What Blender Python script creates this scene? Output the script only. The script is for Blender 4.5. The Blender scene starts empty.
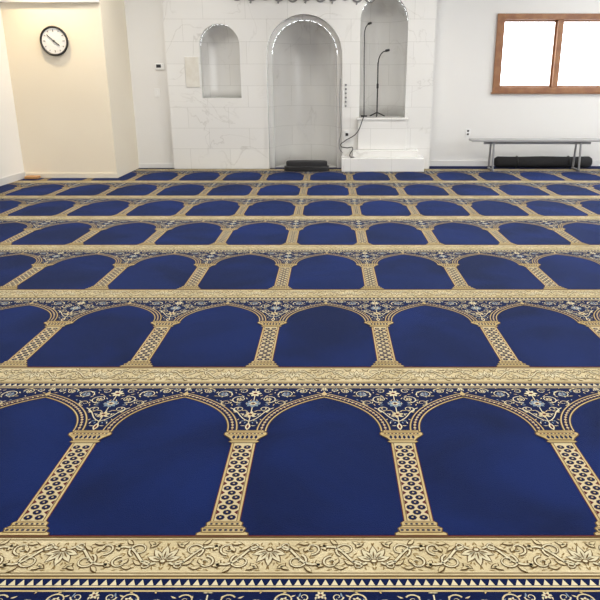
import bpy, bmesh, math, random
from mathutils import Vector, Matrix
random.seed(4)
S=bpy.context.scene
try:
    S.view_settings.view_transform='Standard'; S.view_settings.look='None'
except Exception: pass
COL=S.collection

# ------------------------------------------------------------ materials
def mat(name,col,rough=.6,metal=0,noise=None,emit=0,bump=None,sheen=0,spec=None,dist=0):
    m=bpy.data.materials.new(name); m.use_nodes=True
    nt=m.node_tree; b=nt.nodes['Principled BSDF']
    b.inputs['Base Color'].default_value=(*col,1); b.inputs['Roughness'].default_value=rough
    b.inputs['Metallic'].default_value=metal
    if spec is not None: b.inputs['Specular IOR Level'].default_value=spec
    if sheen:
        b.inputs['Sheen Weight'].default_value=sheen
        b.inputs['Sheen Roughness'].default_value=.4
        b.inputs['Sheen Tint'].default_value=(.25,.45,1,1)
    if emit:
        b.inputs['Emission Color'].default_value=(*col,1); b.inputs['Emission Strength'].default_value=emit
    g=nt.nodes.new('ShaderNodeNewGeometry')
    if noise:
        col2,scale,detail=noise
        n=nt.nodes.new('ShaderNodeTexNoise'); n.inputs['Scale'].default_value=scale; n.inputs['Detail'].default_value=detail; n.inputs['Distortion'].default_value=dist
        nt.links.new(g.outputs['Position'],n.inputs['Vector'])
        r=nt.nodes.new('ShaderNodeValToRGB'); r.color_ramp.elements[0].position=.35; r.color_ramp.elements[1].position=.66
        r.color_ramp.elements[0].color=(*col,1); r.color_ramp.elements[1].color=(*col2,1)
        nt.links.new(n.outputs['Fac'],r.inputs['Fac']); nt.links.new(r.outputs['Color'],b.inputs['Base Color'])
    if bump:
        n2=nt.nodes.new('ShaderNodeTexNoise'); n2.inputs['Scale'].default_value=bump[0]; n2.inputs['Detail'].default_value=3
        nt.links.new(g.outputs['Position'],n2.inputs['Vector'])
        bp=nt.nodes.new('ShaderNodeBump'); bp.inputs['Strength'].default_value=bump[1]; bp.inputs['Distance'].default_value=.01
        nt.links.new(n2.outputs['Fac'],bp.inputs['Height']); nt.links.new(bp.outputs['Normal'],b.inputs['Normal'])
    return m

def marble(name,k=1.0):
    m=bpy.data.materials.new(name); m.use_nodes=True
    nt=m.node_tree; b=nt.nodes['Principled BSDF']; b.inputs['Roughness'].default_value=.2
    g=nt.nodes.new('ShaderNodeNewGeometry')
    n=nt.nodes.new('ShaderNodeTexNoise'); n.inputs['Scale'].default_value=1.1; n.inputs['Detail'].default_value=8; n.inputs['Distortion'].default_value=1.2
    nt.links.new(g.outputs['Position'],n.inputs['Vector'])
    s=nt.nodes.new('ShaderNodeMath'); s.operation='SUBTRACT'; s.inputs[1].default_value=.5
    a=nt.nodes.new('ShaderNodeMath'); a.operation='ABSOLUTE'
    nt.links.new(n.outputs['Fac'],s.inputs[0]); nt.links.new(s.outputs[0],a.inputs[0])
    n3=nt.nodes.new('ShaderNodeTexNoise'); n3.inputs['Scale'].default_value=1.7; n3.inputs['Detail'].default_value=2
    nt.links.new(g.outputs['Position'],n3.inputs['Vector'])
    mr=nt.nodes.new('ShaderNodeMapRange'); mr.inputs['From Min'].default_value=.45; mr.inputs['From Max'].default_value=.65
    mr.inputs['To Min'].default_value=.0; mr.inputs['To Max'].default_value=.6
    nt.links.new(n3.outputs['Fac'],mr.inputs['Value'])
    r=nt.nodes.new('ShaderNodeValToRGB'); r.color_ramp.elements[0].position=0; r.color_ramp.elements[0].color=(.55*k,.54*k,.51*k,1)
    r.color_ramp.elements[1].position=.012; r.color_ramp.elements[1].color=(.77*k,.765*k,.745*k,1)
    nt.links.new(a.outputs[0],r.inputs['Fac'])
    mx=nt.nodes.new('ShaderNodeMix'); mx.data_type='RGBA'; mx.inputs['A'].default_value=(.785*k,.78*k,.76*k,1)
    nt.links.new(mr.outputs['Result'],mx.inputs['Factor']); nt.links.new(r.outputs['Color'],mx.inputs['B'])
    sp=nt.nodes.new('ShaderNodeSeparateXYZ'); nt.links.new(g.outputs['Position'],sp.inputs[0])
    cb=nt.nodes.new('ShaderNodeCombineXYZ'); nt.links.new(sp.outputs['X'],cb.inputs['X']); nt.links.new(sp.outputs['Z'],cb.inputs['Y'])
    br=nt.nodes.new('ShaderNodeTexBrick'); br.offset=.5; br.inputs['Scale'].default_value=1; br.inputs['Brick Width'].default_value=.61; br.inputs['Row Height'].default_value=.305
    br.inputs['Mortar Size'].default_value=.0028; br.inputs['Color1'].default_value=(1,1,1,1); br.inputs['Color2'].default_value=(.965,.965,.965,1); br.inputs['Mortar'].default_value=(.78,.78,.77,1)
    nt.links.new(cb.outputs[0],br.inputs['Vector'])
    mu=nt.nodes.new('ShaderNodeMix'); mu.data_type='RGBA'; mu.blend_type='MULTIPLY'; mu.inputs['Factor'].default_value=1
    nt.links.new(mx.outputs['Result'],mu.inputs['A']); nt.links.new(br.outputs['Color'],mu.inputs['B'])
    nt.links.new(mu.outputs['Result'],b.inputs['Base Color'])
    return m
M_MARB=marble('white_marble')
M_MARB_SHADED=marble('niche_marble_shaded',.93)  # same marble darkened: niche shade put into the colour
M_WALL=mat('white_paint',(.74,.735,.72),.55,noise=((.77,.76,.74),.8,2))
M_CREAM=mat('cream_paint',(.76,.69,.56),.6,noise=((.80,.735,.61),.7,2))
M_CEIL=mat('ceiling_paint',(.8,.8,.78),.8)
M_BASEB=mat('baseboard_paint',(.60,.60,.60),.5)
M_WOOD=mat('window_wood',(.24,.10,.042),.4,noise=((.33,.155,.065),9,4))
M_BLACK=mat('black_plastic',(.012,.012,.013),.4)
M_DKFAB=mat('dark_fabric',(.02,.02,.022),.85,bump=(60,.4))
M_STEEL=mat('grey_metal',(.30,.30,.31),.35,metal=.6)
M_GREYTOP=mat('bench_laminate',(.36,.36,.36),.45)
M_WHITE=mat('white_plastic',(.8,.8,.79),.4)
M_TILE=mat('beige_tile',(.66,.63,.56),.3,noise=((.72,.70,.64),12,4))
M_CALL=mat('calligraphy_grey',(.22,.22,.22),.5)
M_ORANGE=mat('wood_wedge',(.5,.26,.10),.5)

# carpet palette
C_FIELD=mat('pile_field_blue',(.0014,.0066,.048),.85,noise=((.0030,.0140,.098),1.6,5),bump=(300,.35),sheen=.07,spec=.12,dist=.8)
C_NAVY=mat('pile_navy',(.0022,.0075,.050),.9,bump=(220,.3),sheen=.05,spec=.12)
C_TAN=mat('pile_tan',(.58,.49,.29),.9,noise=((.66,.57,.36),5,3),bump=(220,.3),spec=.1)
C_CREAM=mat('pile_cream',(.66,.60,.41),.9,spec=.1)
C_BROWN=mat('pile_brown',(.13,.08,.032),.9,spec=.1)
C_RED=mat('pile_maroon',(.10,.020,.024),.9,spec=.1)
C_PALE=mat('pile_pale_blue',(.20,.27,.35),.9,spec=.1)
C_GOLD=mat('pile_gold',(.50,.385,.18),.9,noise=((.58,.46,.24),6,3),bump=(220,.3),spec=.1)
C_MID=mat('pile_bronze',(.27,.19,.08),.9,spec=.1)
CM=[C_FIELD,C_NAVY,C_TAN,C_CREAM,C_BROWN,C_RED,C_PALE,C_GOLD,C_MID]
FIELD,NAVY,TAN,CREAM,BROWN,RED,PALE,GOLD,MID=range(9)

# ------------------------------------------------------------ mesh helpers
def finish(name,me,mats,parent=None,loc=(0,0,0)):
    o=bpy.data.objects.new(name,me); COL.objects.link(o)
    for m in mats: me.materials.append(m)
    o.location=loc
    if parent: o.parent=parent
    return o
def empty(name,loc=(0,0,0)):
    e=bpy.data.objects.new(name,None); COL.objects.link(e); e.location=loc; e.empty_display_size=.1; return e
def box(name,x0,x1,y0,y1,z0,z1,m,parent=None,bev=0):
    cx,cy,cz=(x0+x1)/2,(y0+y1)/2,(z0+z1)/2
    bm=bmesh.new(); bmesh.ops.create_cube(bm,size=1)
    for v in bm.verts: v.co=Vector((v.co.x*(x1-x0),v.co.y*(y1-y0),v.co.z*(z1-z0)))
    if bev: bmesh.ops.bevel(bm,geom=list(bm.edges),offset=bev,segments=3,affect='EDGES',profile=.5)
    me=bpy.data.meshes.new(name); bm.to_mesh(me); bm.free()
    p=Vector((cx,cy,cz))
    if parent: p=p-parent.location
    return finish(name,me,[m],parent,p)
def tube(name,pts,r,m,parent=None,res=4,cyc=False,smooth=True):
    cu=bpy.data.curves.new(name,'CURVE'); cu.dimensions='3D'; cu.bevel_depth=r; cu.bevel_resolution=res; cu.use_fill_caps=True
    off=parent.location if parent else Vector((0,0,0))
    if smooth and len(pts)>2:
        sp=cu.splines.new('BEZIER'); sp.bezier_points.add(len(pts)-1)
        for b,p in zip(sp.bezier_points,pts):
            b.co=Vector(p)-off; b.handle_left_type=b.handle_right_type='AUTO'
    else:
        sp=cu.splines.new('POLY'); sp.points.add(len(pts)-1)
        for b,p in zip(sp.points,pts): b.co=(*(Vector(p)-off),1)
    sp.use_cyclic_u=cyc
    o=bpy.data.objects.new(name+'_c',cu); COL.objects.link(o)
    bpy.context.view_layer.update()
    me=bpy.data.meshes.new_from_object(o.evaluated_get(bpy.context.evaluated_depsgraph_get()))
    bpy.data.objects.remove(o)
    me.materials.clear()
    for p in me.polygons: p.use_smooth=True
    return finish(name,me,[m],parent)
def slab_with_holes(name,loops,thick,m,y0,parent=None):
    """loops in (x,z); extruded from y0 to y0+thick"""
    cu=bpy.data.curves.new(name,'CURVE'); cu.dimensions='2D'; cu.fill_mode='BOTH'; cu.extrude=thick/2
    for L in loops:
        sp=cu.splines.new('POLY'); sp.points.add(len(L)-1)
        for b,p in zip(sp.points,L): b.co=(p[0],p[1],0,1)
        sp.use_cyclic_u=True
    o=bpy.data.objects.new(name+'_c',cu); COL.objects.link(o)
    bpy.context.view_layer.update()
    me=bpy.data.meshes.new_from_object(o.evaluated_get(bpy.context.evaluated_depsgraph_get()))
    bpy.data.objects.remove(o); me.materials.clear()
    me.transform(Matrix.Translation((0,y0+thick/2,0))@Matrix.Rotation(math.pi/2,4,'X'))
    return finish(name,me,[m],parent)
def arch_pts(x0,x1,zb,zt,n=28):
    a=(x1-x0)/2; cx=(x0+x1)/2; zs=zt-a
    pts=[(x1,zb)]
    for i in range(n+1):
        t=math.pi*i/n; pts.append((cx+a*math.cos(t),zs+a*math.sin(t)))
    pts.append((x0,zb)); return pts
def apse(name,x0,x1,zb,zt,y0,depth,m,parent=None,floor=True):
    """half-cylinder niche with quarter-dome"""
    a=(x1-x0)/2; cx=(x0+x1)/2; zs=zt-a
    bm=bmesh.new(); n=24
    rows=[]
    zz=[zb+(zs-zb)*i/6 for i in range(7)]
    for z in zz:
        rows.append([bm.verts.new((cx+a*math.cos(math.pi*i/n),y0+depth*math.sin(math.pi*i/n),z)) for i in range(n+1)])
    for k in range(1,9):
        ph=math.pi/2*k/8
        rows.append([bm.verts.new((cx+a*math.cos(math.pi*i/n)*math.cos(ph),y0+depth*math.sin(math.pi*i/n)*math.cos(ph),zs+a*math.sin(ph))) for i in range(n+1)])
    for r0,r1 in zip(rows,rows[1:]):
        for i in range(n):
            f=bm.faces.new((r0[i],r0[i+1],r1[i+1],r1[i])); f.smooth=True
    if floor: bm.faces.new(rows[0])
    bmesh.ops.remove_doubles(bm,verts=bm.verts,dist=1e-5)
    me=bpy.data.meshes.new(name); bm.to_mesh(me); bm.free()
    return finish(name,me,[m],parent)

# ------------------------------------------------------------ carpet
W=.60; ROW=1.23; COL0=-.325
V=[];F=[];FM=[]
def poly(pts,c,l):
    z=.002+l*.0005; s=len(V)
    for p in pts: V.append((p[0],p[1],z))
    F.append(tuple(range(s,s+len(pts)))); FM.append(c)
def rect(x0,x1,y0,y1,c,l): poly([(x0,y0),(x1,y0),(x1,y1),(x0,y1)],c,l)
def ribbon(P,w,c,l,taper=False):
    n=len(P); L=[];R=[]
    for i,p in enumerate(P):
        a=P[max(0,i-1)]; b=P[min(n-1,i+1)]
        dx,dy=b[0]-a[0],b[1]-a[1]; d=math.hypot(dx,dy) or 1
        k=w/2*( (1-.75*i/(n-1)) if taper else 1)
        L.append((p[0]-dy/d*k,p[1]+dx/d*k)); R.append((p[0]+dy/d*k,p[1]-dx/d*k))
    for i in range(n-1): poly([R[i],R[i+1],L[i+1],L[i]],c,l)
def ell(cx,cy,rx,ry,c,l,n=8): poly([(cx+rx*math.cos(2*math.pi*i/n),cy+ry*math.sin(2*math.pi*i/n)) for i in range(n)],c,l)
def leaf(cx,cy,a,L,w,c,l,curl=0):
    ca,sa=math.cos(a),math.sin(a); pts=[]
    prof=[(0,0),(.2,.6),(.45,1),(.7,.75),(1,0)]
    for t,s in prof: pts.append((t*L, s*w/2+curl*L*t*t))
    for t,s in prof[-2:0:-1]: pts.append((t*L,-s*w/2+curl*L*t*t))
    poly([(cx+x*ca-y*sa,cy+x*sa+y*ca) for x,y in pts][::-1],c,l)
def spiral(cx,cy,R,a0,d,turns,w,c,l):
    n=int(16*turns); P=[]
    for i in range(n+1):
        t=i/n; r=R*(1-.8*t); a=a0+d*2*math.pi*turns*t
        P.append((cx+r*math.cos(a),cy+r*math.sin(a)))
    ribbon(P,w,c,l,True)
def flower(cx,cy,r,c1,c2,l,n=6,a0=0):
    for i in range(n):
        a=a0+2*math.pi*i/n
        leaf(cx+.15*r*math.cos(a),cy+.15*r*math.sin(a),a,r*.9,r*.55,c1,l)
    ell(cx,cy,r*.3,r*.3,c2,l+1)
def bez(p0,p1,p2,p3,n):
    o=[]
    for i in range(n+1):
        t=i/n;u=1-t
        o.append(tuple(u**3*p0[k]+3*u*u*t*p1[k]+3*u*t*t*p2[k]+t**3*p3[k] for k in (0,1)))
    return o
XL,XR=-4.25,6.0
k0=math.floor((XL-COL0)/W)-1; k1=math.ceil((XR-COL0)/W)+1
xa=COL0+k0*W-.3; xb=COL0+k1*W+.3
BAND=.165
rect(xa,xb,BAND,ROW-.05,NAVY,0)
rect(xa,xb,0,BAND,TAN,0)
rect(xa,xb,-.05,0,NAVY,0)
rect(xa,xb,-.009,-.003,GOLD,1); rect(xa,xb,-.003,0.004,BROWN,1); rect(xa,xb,-.042,-.036,TAN,1)
rect(xa,xb,.011,.0145,BROWN,1); rect(xa,xb,.150,.154,BROWN,1)
rect(xa,xb,BAND-.005,BAND+.003,BROWN,1); rect(xa,xb,BAND+.003,BAND+.008,RED,1)
rect(xa,xb,ROW-.058,ROW-.052,GOLD,1)
SP=.79; AH=.31; HA=.243
def arch_half(cx,s,n=20,ha=HA,ah=AH):
    return [(cx+s*x,SP+y) for x,y in bez((ha,0),(ha,.52*ah),(.48*ha,.84*ah),(0,ah),n)]
AR=arch_half(0,1,60,HA+.026,AH+.030)
def arch_y(x):
    x=abs(x)
    if x>HA+.026: return .80
    for a,b in zip(AR,AR[1:]):
        if b[0]<=x<=a[0]:
            t=(a[0]-x)/max(1e-6,a[0]-b[0]); return a[1]+(b[1]-a[1])*t
    return AR[-1][1]
fill=[]
tries=0
while len(fill)<66 and tries<6000:
    tries+=1
    du=random.uniform(.004,.298); y=random.uniform(.83,1.168)
    if y<arch_y(.3-du)+.012: continue
    if any(math.hypot(du-a,y-b)<.0170 for a,b,*_ in fill): continue
    fill.append((du,y,random.uniform(0,6.28),random.uniform(.012,.021),random.choice((GOLD,TAN,TAN,PALE,CREAM,GOLD))))
bfill=[]
tries=0
while len(bfill)<46 and tries<6000:
    tries+=1
    du=random.uniform(.004,.148); y=random.uniform(-.062,.058)
    if any(math.hypot(du-a,y-b)<.0145 for a,b,*_ in bfill): continue
    bfill.append((du,y,random.uniform(0,6.28),random.uniform(.012,.020)))
for k in range(k0,k1+1):
    X=COL0+k*W
    n=24
    for i in range(n):
        x=X-.3+W*i/n
        poly([(x+.003,-.034),(x+W/n-.003,-.034),(x+W/n/2,-.012)],CREAM,1)
    # gold band arabesque
    for h in range(2):
        cx=X-.15+.3*h; cy=BAND/2; up=1 if h==0 else -1
        for s in (-1,1):
            for du,y,a,L in bfill:
                A=a if s>0 else math.pi-a
                leaf(cx+s*du,cy+y*up,A*up,L,.0055,MID,1,curl=.35*s*up)
        for a,L in ((90,.056),(55,.052),(125,.052),(20,.044),(160,.044)):
            A=math.radians(a)*up
            leaf(cx,cy-.022*up,A,L*1.2,.028,BROWN,2); leaf(cx+.004*math.cos(A),cy-.022*up+.004*math.sin(A),A,L*1.05,.020,CREAM,3)
            leaf(cx+.008*math.cos(A),cy-.022*up+.008*math.sin(A),A,L*.6,.005,BROWN,4)
        ell(cx,cy-.024*up,.012,.010,BROWN,5)
        ell(cx,cy-.024*up,.007,.006,CREAM,6)
        for s in (-1,1):
            P=bez((cx+s*.02,cy-.03*up),(cx+s*.07,cy-.07*up),(cx+s*.08,cy+.07*up),(cx+s*.15,cy+.03*up),14)
            ribbon(P,.013,BROWN,2); ribbon(P,.007,CREAM,5)
            for (sx,sy,R,a0,d,tn) in ((.080,.024,.030,-60,1,1.3),(.122,-.028,.025,90,-1,1.2),(.048,-.040,.018,40,1,1.1)):
                a_=math.radians(a0 if s>0 else 180-a0)*up
                spiral(cx+s*sx,cy+sy*up,R,a_,d*s*up,tn,.013,BROWN,3)
                spiral(cx+s*sx,cy+sy*up,R,a_,d*s*up,tn,.006,CREAM,5)
            for (dx,dy,a,L) in ((.055,-.040,20,.04),(.050,.030,120,.034),(.10,.045,30,.036),(.10,-.012,-70,.034),(.135,.018,60,.034),(.14,-.045,10,.03),(.03,.045,10,.034),(.08,-.05,-10,.034)):
                A=math.radians(a if s>0 else 180-a)*up
                leaf(cx+s*dx,cy+dy*up,A,L,.020,BROWN,3,curl=.3*s*up)
                leaf(cx+s*dx+.004*math.cos(A),cy+dy*up+.004*math.sin(A),A,L*.8,.012,TAN,6,curl=.3*s*up)
    # column base
    b0=BAND+.006
    def prof(pts,c,l):
        poly([(X+p[0],p[1]) for p in pts]+[(X-p[0],p[1]) for p in reversed(pts)],c,l)
    prof([(.080,b0),(.080,b0+.012),(.066,b0+.020),(.070,b0+.034),(.056,b0+.046),(.058,b0+.060),(.047,b0+.070)],BROWN,2)
    prof([(.076,b0+.002),(.076,b0+.010),(.062,b0+.018),(.066,b0+.034),(.052,b0+.044),(.054,b0+.060),(.044,b0+.068)],GOLD,3)
    for yy,w_,t in ((.012,.066,.004),(.032,.062,.004),(.044,.050,.004),(.061,.046,.003)):
        rect(X-w_,X+w_,b0+yy,b0+yy+t,BROWN,4)
    for i in range(8):
        ell(X-.056+.016*i,b0+.024,.006,.0045,NAVY,5,6)
    for i in range(6):
        ell(X-.04+.016*i,b0+.053,.005,.004,NAVY,5,6)
    # shaft
    y0=b0+.068; y1=.70
    rect(X-.047,X+.047,y0,y1,RED,2)
    rect(X-.044,X+.044,y0,y1,GOLD,3)
    rect(X-.037,X+.037,y0,y1,BROWN,4); rect(X-.0345,X+.0345,y0,y1,TAN,5)
    pit=.026; nr=int((y1-y0)/pit)
    for r in range(nr):
        yy=y0+pit*(r+.6)
        if r%2==0:
            for dx in (-.0175,.0175):
                ell(X+dx,yy,.0145,.0135,BROWN,6,8); ell(X+dx,yy,.0125,.0115,NAVY,7,8); ell(X+dx,yy,.0040,.0040,GOLD,8,6)
        else:
            ell(X,yy,.0145,.0135,BROWN,6,8); ell(X,yy,.0125,.0115,NAVY,7,8); ell(X,yy,.0040,.0040,GOLD,8,6)
            for s in (-1,1):
                poly([(X+s*.0340,yy-.012),(X+s*.022,yy),(X+s*.0340,yy+.012)][::s],RED,7)
    # capital
    c0=.70
    prof([(.047,c0),(.060,c0+.008),(.050,c0+.018),(.062,c0+.036),(.078,c0+.052),(.084,c0+.060),(.084,c0+.074),(.070,c0+.086),(.070,c0+.094)],BROWN,8)
    prof([(.044,c0+.002),(.056,c0+.008),(.046,c0+.018),(.058,c0+.038),(.074,c0+.054),(.080,c0+.061),(.080,c0+.072),(.066,c0+.084),(.066,c0+.092)],GOLD,9)
    for yy,w_ in ((.010,.050),(.020,.044),(.054,.070),(.074,.074),(.084,.062)):
        rect(X-w_,X+w_,c0+yy,c0+yy+.004,BROWN,10)
    for i in range(6):
        leaf(X-.0425+.017*i,c0+.026,math.pi/2,.027,.012,NAVY,11)
    for i in range(10): ell(X-.063+.014*i,c0+.066,.005,.004,NAVY if i%2 else RED,11,6)
    cx=X+.3
    Lh=arch_half(cx,1); Rh=arch_half(cx,-1)
    outline=[(cx+.253,BAND+.010),(cx+.253,SP)]+Lh[1:]+Rh[::-1][1:-1]+[(cx-.253,SP),(cx-.253,BAND+.010)]
    poly(outline,FIELD,1)
    for s in (1,-1):
        H=arch_half(cx,s)
        ribbon(H,.043,BROWN,3); ribbon(H,.038,GOLD,4); ribbon(H,.029,BROWN,5); ribbon(H,.026,NAVY,6)
        D=arch_half(cx,s,40)
        for i,p in enumerate(D[:-1]):
            ell(p[0],p[1],.0062,.0062,(GOLD,RED)[i%2],7,6); ell(p[0],p[1],.0026,.0026,CREAM,8,5)
    poly([(cx-.012,SP+AH+.004),(cx,SP+AH-.012),(cx+.012,SP+AH+.004),(cx,SP+AH+.034)],GOLD,9)
    # spandrel arabesque
    for s in (-1,1):
        for du,y,a,L,c in fill:
            A=a if s>0 else math.pi-a
            leaf(X+s*du,y,A,L,.0055,c,1,curl=.3*s)
    leaf(X,.80,math.pi/2,.06,.022,CREAM,2); leaf(X,.81,math.pi/2,.035,.010,RED,3)
    ribbon([(X,.85),(X,.90),(X,1.16)],.004,CREAM,2)
    flower(X,.925,.026,TAN,RED,4,6,.3)
    flower(X,1.02,.032,PALE,RED,4,8); flower(X,1.02,.018,CREAM,RED,5,6)
    flower(X,1.115,.028,CREAM,RED,4,6)
    flower(cx,SP+AH+.058,.014,CREAM,RED,4,6)
    for s in (-1,1):
        ang=lambda a: math.radians(a if s>0 else 180-a)
        ribbon(bez((X,.87),(X+s*.05,.90),(X+s*.04,.95),(X+s*.09,.985),10),.0045,CREAM,2)
        spiral(X+s*.052,.972,.026,ang(-90),s,1.3,.005,CREAM,3)
        spiral(X+s*.062,1.062,.034,ang(-100),s,1.5,.005,CREAM,3)
        spiral(X+s*.115,1.030,.024,ang(-90),s,1.2,.005,TAN,3)
        spiral(X+s*.135,1.110,.036,ang(200),-s,1.5,.005,CREAM,3)
        spiral(X+s*.205,1.140,.026,ang(180),-s,1.4,.005,TAN,3)
        spiral(X+s*.255,1.152,.016,ang(180),s,1.2,.0045,CREAM,3)
        spiral(X+s*.055,1.140,.022,ang(30),s,1.3,.005,TAN,3)
        flower(X+s*.135,1.110,.018,PALE,RED,4,6)
        flower(X+s*.062,1.062,.014,TAN,RED,4,5)
        flower(X+s*.205,1.140,.012,CREAM,RED,4,5)
def make_row_mesh(name,xmin,xmax,ymax=None):
    me=bpy.data.meshes.new(name); me.from_pydata(V,[],F)
    for m in CM: me.materials.append(m)
    me.polygons.foreach_set('material_index',FM)
    bm=bmesh.new(); bm.from_mesh(me)
    def cut(co,no):
        bmesh.ops.bisect_plane(bm,geom=list(bm.verts)+list(bm.edges)+list(bm.faces),plane_co=co,plane_no=no,clear_outer=True)
    cut((xmin,0,0),(-1,0,0)); cut((xmax,0,0),(1,0,0))
    if ymax is not None: cut((0,ymax,0),(0,1,0))
    for f in bm.faces:
        f.normal_update()
        if f.normal.z<0: f.normal_flip()
    bm.to_mesh(me); bm.free(); return me
carpet=empty('prayer_carpet')
Y0=1.485
rm=make_row_mesh('carpet_row',XL,XR)
for r in range(-4,6):
    o=bpy.data.objects.new('carpet_row_%d'%(r+5),rm); COL.objects.link(o); o.location=(0,Y0+r*ROW,0); o.parent=carpet
yl=Y0+6*ROW
o=bpy.data.objects.new('carpet_row_last',make_row_mesh('carpet_row_l',-2.95,XR)); COL.objects.link(o); o.location=(0,yl,0); o.parent=carpet
o=bpy.data.objects.new('carpet_row_end',make_row_mesh('carpet_row_e',-2.95,XR,10.28-(Y0+7*ROW))); COL.objects.link(o); o.location=(0,Y0+7*ROW,0); o.parent=carpet
o=bpy.data.objects.new('carpet_row_corner',make_row_mesh('carpet_row_c',XL,-2.95,9.27-yl)); COL.objects.link(o); o.location=(0,yl,0); o.parent=carpet

# ------------------------------------------------------------ room
box('floor',-4.4,6.1,-3.6,11.6,-.12,.0,C_NAVY)
box('ceiling',-4.4,6.1,-3.6,11.6,3.1,3.2,M_CEIL)
box('wall_left',-4.4,-4.26,-3.6,9.29,0,3.1,M_WALL)
box('wall_alcove',-4.4,-2.97,9.29,10.6,0,3.1,M_CREAM)
box('soffit',-4.26,-2.97,9.25,9.29,2.25,3.1,M_WALL)
box('wall_plain',-2.97,-2.40,10.40,10.6,0,3.1,M_WALL)
WX0,WX1,WZ0,WZ1=2.52,4.33,1.15,2.205
slab_with_holes('wall_back',[[(1.50,0),(6.1,0),(6.1,3.1),(1.50,3.1)],[(WX0,WZ0),(WX1,WZ0),(WX1,WZ1),(WX0,WZ1)]],.16,M_WALL,10.64)
slab_with_holes('wall_right',[[(-3.6,0),(11,0),(11,3.1),(-3.6,3.1)]]+[[(a,.9),(a+1.6,.9),(a+1.6,2.3),(a,2.3)] for a in (-2.2,.4,3.0,5.6,8.2)],.12,M_WALL,0)
wr=bpy.data.objects['wall_right']; wr.data.transform(Matrix.Rotation(math.pi/2,4,'Z')); wr.location=(6.12,0,0)
box('wall_rear',-4.4,6.1,-3.72,-3.6,0,3.1,M_WALL)
slab_with_holes('wall_marble',[
   [(-2.40,0),(-.93,0)]+[(p[0],p[1]) for p in arch_pts(-.93,.18,0.0,2.20)[::-1]][1:-1]+[(.18,0),(1.53,0),(1.53,3.1),(-2.40,3.1)],
   arch_pts(-1.905,-1.32,1.046,2.07), arch_pts(.44,1.13,.76,2.46)],.12,M_MARB,10.30)
box('wall_marble_return',1.41,1.53,10.42,10.64,0,3.1,M_MARB)
box('wall_marble_side',-2.40,-2.28,10.42,10.6,0,3.1,M_MARB)
mih=empty('mihrab_niche')
apse('mihrab_apse',-.86,.11,0.004,2.13,10.45,.60,M_MARB_SHADED,mih)
slab_with_holes('mihrab_inner_rim',[[(-.93,0.0),(-.86,0)]+arch_pts(-.86,.11,0,2.13)[::-1][1:-1]+[(.11,0),(.18,0)]+arch_pts(-.93,.18,0,2.20)[1:-1]],.03,M_MARB,10.42,mih)
wn=empty('wall_niche'); apse('niche_apse',-1.905,-1.32,1.046,2.07,10.42,.22,M_MARB_SHADED,wn)
mn=empty('minbar'); apse('niche_apse',.44,1.13,.76,2.46,10.42,.50,M_MARB_SHADED,mn)
box('step_low',.17,1.40,9.93,10.30,.004,.20,M_MARB,mn,.008)
box('step_mid',.34,1.32,10.08,10.30,.20,.30,M_MARB,mn,.006)
box('seat_block',.42,1.15,10.20,10.30,.30,.74,M_MARB,mn,.006)
box('seat_slab',.40,1.17,10.18,10.32,.735,.765,M_MARB,mn,.006)
def arch_trim(name,x0,x1,zb,zt,w):
    out=arch_pts(x0-w,x1+w,zb,zt+w); inn=arch_pts(x0,x1,zb,zt)
    slab_with_holes(name,[out+inn[::-1]],.012,M_MARB,10.288)
arch_trim('trim_1',-.93,.18,0.004,2.20,.04)
box('baseboard_left',-4.26,-4.245,-3.6,9.29,.004,.09,M_BASEB)
box('baseboard_alcove',-4.245,-2.955,9.275,9.29,.004,.07,M_CREAM)
box('baseboard_plain',-2.97,-2.40,10.385,10.40,.004,.07,M_WALL)
box('baseboard_back',1.53,6.0,10.625,10.64,.004,.09,M_WALL)

# window
wd=empty('window_1',((WX0+WX1)/2,10.66,(WZ0+WZ1)/2))
f=.075
for nm,a in (('frame_left',(WX0-.03,WX0+f,10.60,10.76,WZ0-.03,WZ1+.03)),('frame_right',(WX1-f,WX1+.03,10.60,10.76,WZ0-.03,WZ1+.03)),
             ('frame_top',(WX0+f,WX1-f,10.60,10.76,WZ1-f+.02,WZ1+.03)),('frame_bottom',(WX0+f,WX1-f,10.60,10.76,WZ0-.03,WZ0+f-.03)),
             ('mullion',(3.40,3.48,10.61,10.75,WZ0+f-.03,WZ1-f+.02)),('sill',(WX0-.05,WX1+.05,10.585,10.64,WZ0-.05,WZ0-.03))):
    box(nm,*a,M_WOOD,wd,.006)
for nm,xa_,xb_ in (('sash_1',WX0+f,3.40),('sash_2',3.48,WX1-f)):
    z0_,z1_=WZ0+f-.03,WZ1-f+.02; t=.025
    slab_with_holes(nm,[[(xa_,z0_),(xb_,z0_),(xb_,z1_),(xa_,z1_)],[(xa_+t,z0_+t),(xb_-t,z0_+t),(xb_-t,z1_-t),(xa_+t,z1_-t)]],.03,M_WOOD,10.68)
    bpy.data.objects[nm].parent=wd; bpy.data.objects[nm].location=-wd.location

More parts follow.
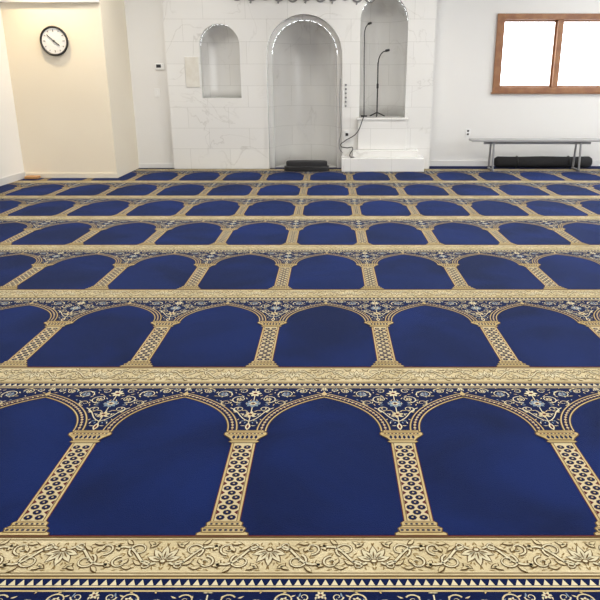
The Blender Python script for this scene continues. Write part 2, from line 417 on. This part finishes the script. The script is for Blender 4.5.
# clock
ck=empty('wall_clock',(-3.61,9.27,1.785))
def disc(name,r,y0,y1,m,parent,c,seg=48):
    bm=bmesh.new(); bmesh.ops.create_cone(bm,cap_ends=True,segments=seg,radius1=r,radius2=r,depth=y1-y0)
    bmesh.ops.rotate(bm,verts=bm.verts,cent=(0,0,0),matrix=Matrix.Rotation(math.pi/2,3,'X'))
    me=bpy.data.meshes.new(name); bm.to_mesh(me); bm.free()
    return finish(name,me,[m],parent,Vector((c[0],(y0+y1)/2,c[2]))-parent.location)
disc('clock_face',.168,9.262,9.288,M_WHITE,ck,ck.location)
ring=[(ck.location.x+.172*math.cos(2*math.pi*i/40),9.262,ck.location.z+.172*math.sin(2*math.pi*i/40)) for i in range(40)]
tube('clock_rim',ring,.014,M_BLACK,ck,4,True)
for i in range(12):
    a=math.pi*2*i/12; r0=.125 if i%3 else .112
    p=lambda r:(ck.location.x+r*math.sin(a),9.259,ck.location.z+r*math.cos(a))
    tube('tick_%d'%i,[p(r0),p(.14)],.004,M_BLACK,ck,1)
for nm,a,L,r in (('hour_hand',130,.085,.006),('minute_hand',-48,.115,.0045)):
    a=math.radians(a); c=ck.location
    tube(nm,[(c.x-.02*math.sin(a),9.256,c.z-.02*math.cos(a)),(c.x+L*math.sin(a),9.256,c.z+L*math.cos(a))],r,M_BLACK,ck,2)
disc('hub',.012,9.25,9.26,M_BLACK,ck,ck.location,16)

th=empty('thermostat',(-2.53,10.39,1.49)); box('body',-2.595,-2.465,10.372,10.40,1.445,1.535,M_WHITE,th,.008); box('screen',-2.575,-2.505,10.368,10.373,1.475,1.52,M_BLACK,th,.001)
sw=empty('light_switch',(-2.60,10.39,1.12)); box('plate',-2.64,-2.56,10.39,10.40,1.06,1.18,M_WHITE,sw,.003); box('rocker',-2.615,-2.585,10.383,10.391,1.09,1.15,M_WHITE,sw,.003)
tp=empty('beige_tile_panel',(-2.01,10.29,1.41)); box('slab',-2.13,-1.93,10.285,10.30,1.20,1.62,M_TILE,tp,.004); box('border',-2.14,-1.92,10.292,10.30,1.19,1.63,M_MARB,tp,.003)
oc=empty('wall_outlet',(2.16,10.63,.52)); box('plate',2.12,2.20,10.630,10.64,.46,.58,M_WHITE,oc,.003)
for z in (.495,.545): box('socket',2.145,2.175,10.626,10.631,z-.014,z+.014,M_BLACK,oc,.002)
box('door_wedge',-4.20,-4.02,9.13,9.25,.008,.045,M_ORANGE,None,.008)

cal=empty('calligraphy_relief',(-.35,10.29,2.4))
xx=-1.42
for i in range(11):
    w_=random.uniform(.13,.2); h=random.uniform(.10,.2); z=2.385+random.uniform(-.02,.03); yc=10.282
    tube('stroke_%d'%i,[(xx,yc,z+h*.5),(xx+w_*.15,yc,z+.01),(xx+w_*.6,yc,z-.02),(xx+w_,yc,z+.05),(xx+w_*.95,yc,z+h)],.013,M_CALL,cal,3)
    tube('alif_%d'%i,[(xx+w_*.5,yc,z+.05),(xx+w_*.52,yc,z+.32)],.011,M_CALL,cal,2)
    if i%2: tube('dot_%d'%i,[(xx+w_*.4,yc,z-.045),(xx+w_*.5,yc,z-.055)],.014,M_CALL,cal,2)
    xx+=w_+.015

ms=empty('microphone_stand',(.72,10.5,.765))
tube('pole',[(.72,10.5,.78),(.72,10.5,1.55)],.010,M_BLACK,ms,3)
tube('boom',[(.72,10.5,1.52),(.735,10.47,1.62),(.78,10.42,1.69),(.83,10.38,1.71)],.008,M_BLACK,ms,3)
tube('mic_head',[(.82,10.38,1.71),(.87,10.35,1.72)],.018,M_BLACK,ms,4)
for a in (0,2.1,4.2): tube('foot',[(.72,10.5,.83),(.72+.13*math.cos(a+.4),10.5+.11*math.sin(a+.4),.775)],.009,M_BLACK,ms,3)
tube('clutch',[(.72,10.5,1.18),(.72,10.5,1.25)],.017,M_BLACK,ms,3)
m2=empty('gooseneck_microphone',(.52,10.46,.77))
tube('neck',[(.52,10.46,.775),(.515,10.46,1.2),(.51,10.45,1.8),(.52,10.42,2.02),(.56,10.38,2.08)],.007,M_BLACK,m2,3)
tube('base',[(.52,10.46,.768),(.52,10.46,.79)],.05,M_BLACK,m2,4)
tube('head',[(.555,10.38,2.075),(.60,10.35,2.085)],.016,M_BLACK,m2,3)
cb=empty('audio_cable',(.25,10.2,.4))
tube('drop',[(.16,10.27,1.32),(.14,10.268,1.0),(.17,10.268,.6),(.15,10.268,.3),(.2,10.26,.24)],.006,M_STEEL,cb,2)
tube('loop',[(.50,10.17,.78),(.40,10.16,.55),(.22,10.25,.42),(.16,10.25,.36),(.24,10.2,.33),(.34,10.06,.335),(.30,9.98,.22),(.36,9.97,.215)],.007,M_BLACK,cb,2)
ob=empty('power_box',(.25,10.29,.5)); box('body',.215,.295,10.265,10.30,.44,.58,M_WHITE,ob,.005); box('plug',.235,.275,10.24,10.266,.50,.54,M_BLACK,ob,.004)
wo=empty('wall_ornament',(.24,10.28,1.1))
for i in range(6): tube('bead_%d'%i,[(.235,10.282,.92+.06*i),(.235,10.282,.945+.06*i)],.014,M_CALL,wo,2)

st=empty('low_stool',(-.35,10.1,.05))
def dshape(name,cx,y0,rx,ry,z0,z1,m,parent,n=32):
    bm=bmesh.new(); vs=[]
    for i in range(n):
        a=2*math.pi*i/n; c,s=math.cos(a),math.sin(a)
        vs.append(bm.verts.new((cx+rx*math.copysign(abs(c)**.55,c),y0+ry*math.copysign(abs(s)**.55,s),z0)))
    fc=bm.faces.new(vs); r=bmesh.ops.extrude_face_region(bm,geom=[fc])
    for v in r['geom']:
        if isinstance(v,bmesh.types.BMVert): v.co.z=z1
    tops=[e for e in bm.edges if all(v.co.z>z1-1e-4 for v in e.verts)]
    bmesh.ops.bevel(bm,geom=tops,offset=.02,segments=4,affect='EDGES',profile=.5)
    bmesh.ops.recalc_face_normals(bm,faces=bm.faces)
    me=bpy.data.meshes.new(name); bm.to_mesh(me); bm.free()
    return finish(name,me,[m],parent,-parent.location)
dshape('base',-.35,10.08,.34,.14,.008,.08,M_BLACK,st); dshape('cushion',-.35,10.08,.31,.13,.08,.145,M_DKFAB,st)

be=empty('bench',(3.1,10.1,.22))
box('seat',2.10,4.12,9.97,10.25,.435,.465,M_GREYTOP,be,.006)
box('rail',2.3,3.9,10.09,10.13,.39,.435,M_STEEL,be,.004)
for x in (2.43,3.72):
    for s in (-1,1): tube('leg',[(x,10.11+s*.09,.435),(x,10.11+s*.13,.02)],.016,M_STEEL,be,3)
    tube('foot_bar',[(x,9.96,.022),(x,10.26,.022)],.016,M_STEEL,be,3)
ro=empty('rolled_mat',(3.3,10.42,.09))
bm=bmesh.new(); n=14
prev=None
for x,r in ((2.56,.0),(2.56,.06),(2.60,.085),(2.9,.08),(3.3,.088),(3.7,.08),(4.02,.085),(4.06,.06),(4.06,0)):
    ringv=[bm.verts.new((x,10.42+r*math.cos(2*math.pi*i/n),.092+r*math.sin(2*math.pi*i/n))) for i in range(n)]
    if prev:
        for i in range(n): bm.faces.new((prev[i],prev[(i+1)%n],ringv[(i+1)%n],ringv[i]))
    prev=ringv
bmesh.ops.remove_doubles(bm,verts=bm.verts,dist=1e-5); bmesh.ops.recalc_face_normals(bm,faces=bm.faces)
me=bpy.data.meshes.new('roll'); bm.to_mesh(me); bm.free()
for p in me.polygons: p.use_smooth=True
finish('roll',me,[M_DKFAB],ro,-ro.location)
for x in (2.9,3.7): tube('strap',[(x,10.42+.088*math.cos(a*.5236),.092+.088*math.sin(a*.5236)) for a in range(12)],.008,M_BLACK,ro,2,True)

# ------------------------------------------------------------ lights
def fill_panel(x,y,power):
    e=empty('added_ceiling_fill',(x,y,3.08))  # unseen ceiling fill with made-up housing, added to brighten the room
    box('fill_housing',x-.32,x+.32,y-.32,y+.32,3.07,3.10,M_WHITE,e,.004)
    L=bpy.data.lights.new('fill_light','AREA'); L.shape='SQUARE'; L.size=.6; L.energy=power; L.color=(1,.955,.885)
    o=bpy.data.objects.new('fill_light',L); COL.objects.link(o); o.parent=e; o.location=(0,0,-.02)
for x in (-2.4,.9,4.2):
    for y in (-1,2.5,6.0,8.6): fill_panel(x,y,{-1:34,2.5:40,6.0:50,8.6:33}[y])
e=empty('downlight',(-3.65,8.85,3.09))
tube('can',[(-3.65,8.85,3.06),(-3.65,8.85,3.10)],.07,M_WHITE,e)
L=bpy.data.lights.new('spot','SPOT'); L.energy=125; L.color=(1,.78,.48); L.spot_size=math.radians(80); L.spot_blend=.9; L.shadow_soft_size=.08
o=bpy.data.objects.new('spot',L); COL.objects.link(o); o.parent=e; o.location=(0,0,-.06)
o.rotation_euler=(math.radians(20),0,0)
w=bpy.data.worlds.new('sky'); S.world=w; w.use_nodes=True
bg=w.node_tree.nodes['Background']; bg.inputs[0].default_value=(.92,.96,1,1); bg.inputs[1].default_value=7.5

# ------------------------------------------------------------ camera
c=bpy.data.cameras.new('camera'); co=bpy.data.objects.new('camera',c); COL.objects.link(co)
co.location=(0,0,1.30); co.rotation_euler=(math.radians(90-18.43),0,0)
c.sensor_width=36; c.lens=39.6; c.shift_x=-.05; c.clip_start=.05
S.camera=co
